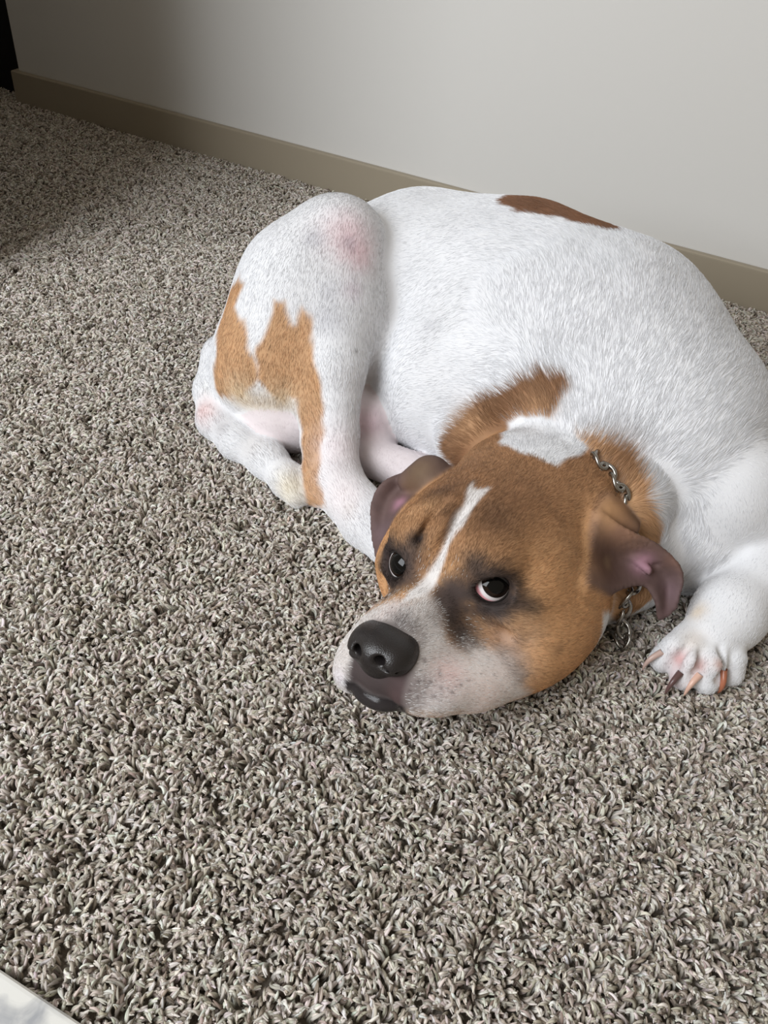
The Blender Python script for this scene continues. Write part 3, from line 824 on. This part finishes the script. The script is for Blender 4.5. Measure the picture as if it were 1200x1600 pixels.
for e, off in zip(EYES, ((0.44, 0.10), (-0.62, 0.04))):
    tocam = CO - e['c']; tocam /= np.linalg.norm(tocam)
    gz = tocam + RIGHT * off[0] - DOWN * off[1]; gz /= np.linalg.norm(gz)
    bm = bmesh.new(); bmesh.ops.create_uvsphere(bm, u_segments=48, v_segments=32, radius=EYE_R)
    for v in bm.verts:                                     # cornea bulge
        if v.co.z > EYE_R * 0.72: v.co *= 1 + 0.05 * (v.co.z / EYE_R - 0.72) / 0.28
    me = bpy.data.meshes.new('eye'); bm.to_mesh(me); bm.free(); me.materials.append(me_); me.shade_smooth()
    o = bpy.data.objects.new('eye', me); C.objects.link(o)
    o.rotation_euler = Vector(gz).to_track_quat('Z', 'Y').to_euler(); o.location = e['c']
    under_dog(o); o['label'] = 'dark brown eye with a pinkish white'
    # lid rim
    vs, fs = [], []; nseg, ns = 44, 8; Rr = EYE_R + 0.0006
    for i in range(nseg):
        th = 2 * math.pi * i / nseg
        x = EYE_A * 0.93 * math.cos(th); y = EYE_B * 0.95 * math.sin(th) * (1 - 0.22 * math.cos(th) ** 2)
        z = math.sqrt(max(Rr * Rr - x * x - y * y, 1e-8))
        cpt = e['c'] + e['R'] @ np.array([x, y, z]); rad_dir = (cpt - e['c']) / np.linalg.norm(cpt - e['c'])
        out = e['R'] @ np.array([math.cos(th), math.sin(th), 0]); out -= rad_dir * (out @ rad_dir); out /= np.linalg.norm(out)
        r = 0.0015 + 0.0006 * max(0, math.sin(th))
        for j in range(ns):
            ph = 2 * math.pi * j / ns
            vs.append(cpt + (out * math.cos(ph) * 1.5 + rad_dir * math.sin(ph) * 0.8) * r + out * 0.0006)
    for i in range(nseg):
        for j in range(ns):
            fs.append((i * ns + j, i * ns + (j + 1) % ns, ((i + 1) % nseg) * ns + (j + 1) % ns, ((i + 1) % nseg) * ns + j))
    lid = mesh_obj('eyelid', vs, fs, mlid, None, True)
    lid.parent = o; lid.matrix_parent_inverse = (Matrix.Translation(Vector(e['c'])) @ Vector(gz).to_track_quat('Z', 'Y').to_matrix().to_4x4()).inverted()

ng = Group('nose', HF)
ng.ell((0.2310, 0.001, 0.0725), (0.0222, 0.0245, 0.0138), k=0.004)
ng.ell((0.2350, 0.001, 0.0630), (0.0185, 0.0175, 0.0180), k=0.010)
for s in (-1, 1):
    ng.ell((0.2320, 0.001 + s * 0.0170, 0.0680), (0.0195, 0.0115, 0.0130), k=0.006)
for s in (-1, 1):
    ng.cone((0.262, s * 0.0080, 0.0735), (0.242, s * 0.0120, 0.0725), 0.0050, 0.0034, 0.003, True)
    ng.cone((0.254, s * 0.0110, 0.0690), (0.2420, s * 0.0290, 0.0640), 0.0020, 0.0013, 0.002, True)
ng.cone((0.2585, 0.0, 0.078), (0.2560, 0, 0.046), 0.0012, 0.0017, 0.002, True)
c0 = head(0.24, 0, 0.066)
NV, NF = surface_nets([ng], c0 - 0.036, c0 + 0.036, 0.0009)
mn, nt, b = mat('wet nose', (0.018, 0.015, 0.015), 0.34, 0.5)
tc = nt.nodes.new('ShaderNodeTexCoord'); vo = nt.nodes.new('ShaderNodeTexVoronoi'); vo.inputs['Scale'].default_value = 900
bp = nt.nodes.new('ShaderNodeBump'); bp.inputs['Strength'].default_value = 0.35; bp.inputs['Distance'].default_value = 0.0005
nt.links.new(tc.outputs['Object'], vo.inputs['Vector']); nt.links.new(vo.outputs['Distance'], bp.inputs['Height']); nt.links.new(bp.outputs[0], b.inputs['Normal'])
nose = under_dog(fast_mesh('nose', relax(NV, NF, 2), NF, mn)); nose['label'] = 'black moist nose with open nostrils'

def claw(base, tip, r, col):
    m, nt, b = mat('claw', col, 0.3, 0.5); noise_bump(nt, b, 400, 0.1, 0.0004)
    d = tip - base; L = np.linalg.norm(d); d /= L
    u = np.cross(d, [0, 0, 1.0]); u /= np.linalg.norm(u); w = np.cross(u, d)
    vs, fs = [], []; n, ns = 9, 10
    for i in range(n):
        t = i / (n - 1); c = base + d * L * t + w * (0.22 * L * math.sin(math.pi * t))
        rr = r * (1 - t) ** 0.6 * 0.94 + r * 0.06
        for j in range(ns):
            ph = 2 * math.pi * j / ns
            vs.append(c + u * math.cos(ph) * rr * 0.8 + w * math.sin(ph) * rr)
    for i in range(n - 1):
        for j in range(ns):
            fs.append((i * ns + j, i * ns + (j + 1) % ns, (i + 1) * ns + (j + 1) % ns, (i + 1) * ns + j))
    fs.append(tuple(range((n - 1) * ns, n * ns)))
    return under_dog(mesh_obj('claw', vs, fs, m, None, True))
for (x0, y0, x1, y1, zt, r, col) in ((1034, 1018, 1003, 1048, 0.012, 0.0042, srgb(196, 170, 160)), (1062, 1050, 1038, 1086, 0.011, 0.0046, srgb(96, 72, 70)),
                                     (1094, 1054, 1068, 1088, 0.011, 0.0046, srgb(216, 178, 160)), (1134, 1046, 1121, 1084, 0.011, 0.0046, srgb(166, 104, 78))):
    b0, n0 = hit(x0, y0)
    claw(b0 - n0 * 0.002, at(x1, y1, zt), r, tuple(col))

# ------------------------------------------------------------------ chain collar
def behind(px, py, t):
    d = ray(px, py); return hit(px, py)[0] + d / np.linalg.norm(d) * t
loop = [behind(912, 702, 0.025), behind(930, 714, 0.0), behind(952, 740, 0.0), behind(972, 770, 0.0), at(992, 832, 0.092), at(986, 890, 0.068), at(974, 925, 0.062), at(970, 965, 0.036), at(976, 1008, 0.014),
        at(930, 985, 0.006), head(0.02, 0.0, -0.002), head(0.0, -0.06, 0.012), head(-0.05, -0.10, 0.05), head(-0.09, -0.085, 0.10), behind(800, 668, 0.05), behind(850, 664, 0.05)]
loop = np.array(loop)
def closed_spline(P, n):
    m = len(P); t = np.linspace(0, m, n, endpoint=False); i = t.astype(int); f = (t - i)[:, None]
    p0, p1, p2, p3 = P[(i - 1) % m], P[i % m], P[(i + 1) % m], P[(i + 2) % m]
    return 0.5 * (2 * p1 + (p2 - p0) * f + (2 * p0 - 5 * p1 + 4 * p2 - p3) * f ** 2 + (3 * p1 - p0 - 3 * p2 + p3) * f ** 3)
dense = closed_spline(loop, 600)
sink = closed_spline(np.array([[-0.010], [-0.0035], [-0.0005], [-0.002], [0.0], [0.001], [0.0015], [0.0015], [0.0015], [0.0], [0.0], [0.0], [0.0], [-0.006], [-0.012], [-0.012]]), 600)[:, 0]
def neck_sdf(P): return eval_groups([torso, hd], P)
def grad(P, h=0.002):
    g = np.stack([neck_sdf(P + h * np.eye(3)[i]) - neck_sdf(P - h * np.eye(3)[i]) for i in range(3)], 1)
    return g / np.maximum(np.linalg.norm(g, axis=1), 1e-9)[:, None]
for _ in range(6):
    d = neck_sdf(dense)
    dense = dense + grad(dense) * np.maximum(sink - d, 0)[:, None] * 0.8
    dense[:, 2] = np.maximum(dense[:, 2], 0.010)
for _ in range(12): dense = 0.25 * np.roll(dense, 1, 0) + 0.5 * dense + 0.25 * np.roll(dense, -1, 0)
seg = np.linalg.norm(np.roll(dense, -1, 0) - dense, axis=1); tot = seg.sum(); cum = np.concatenate([[0], np.cumsum(seg)])
PITCH = 0.0130; nl = int(tot / PITCH)
mc, nt, b = mat('chain steel', (0.36, 0.345, 0.32), 0.25, 0.5, 1.0)
noise_bump(nt, b, 300, 0.1, 0.0004)
vs, fs = [], []; NS, NT = 28, 8
for i in range(NS):
    a = 2 * math.pi * i / NS; ca_, sa_ = math.cos(a), math.sin(a)
    tw = 0.75 * ca_                                           # curb twist of the oval
    cx, cy = 0.0098 * ca_, 0.0056 * sa_
    cpt = np.array([cx, cy * math.cos(tw), cy * math.sin(tw)])
    rd = np.array([ca_ * 0.7, sa_ * math.cos(tw), sa_ * math.sin(tw)]); rd /= np.linalg.norm(rd)
    up = np.array([0, -math.sin(tw), math.cos(tw)])
    for j in range(NT):
        p = 2 * math.pi * j / NT
        vs.append(cpt + (rd * math.cos(p) + up * math.sin(p)) * 0.0021)
for i in range(NS):
    for j in range(NT):
        fs.append((i * NT + j, i * NT + (j + 1) % NT, ((i + 1) % NS) * NT + (j + 1) % NT, ((i + 1) % NS) * NT + j))
lm_ = bpy.data.meshes.new('link'); lm_.from_pydata([tuple(v) for v in vs], [], fs); lm_.materials.append(mc); lm_.shade_smooth()
collar = bpy.data.objects.new('chain_collar', None); C.objects.link(collar)
cl0 = dense.mean(0); collar.location = (cl0[0], cl0[1], 0.01)
tag(collar, 'twisted steel chain-link collar around the dog\'s neck', 'collar')
for i in range(nl):
    s_ = (i + 0.5) * tot / nl; k = min(np.searchsorted(cum, s_) - 1, 599)
    p = dense[k]; t = dense[(k + 4) % 600] - dense[(k - 4) % 600]; t /= np.linalg.norm(t)
    n = grad(p[None])[0]; n -= t * (n @ t); n /= np.linalg.norm(n)
    b2 = np.cross(n, t); a = 0.65 if i % 2 else -0.65
    y_ = b2 * math.cos(a) + n * math.sin(a); z_ = np.cross(t, y_)
    o = bpy.data.objects.new('link', lm_); C.objects.link(o); o.parent = collar
    o.matrix_parent_inverse = Matrix.Translation(-Vector(collar.location))
    M = Matrix.Identity(4)
    for r in range(3): M[r][0], M[r][1], M[r][2], M[r][3] = t[r], y_[r], z_[r], p[r]
    o.matrix_basis = M

carpet(dog_sdf)
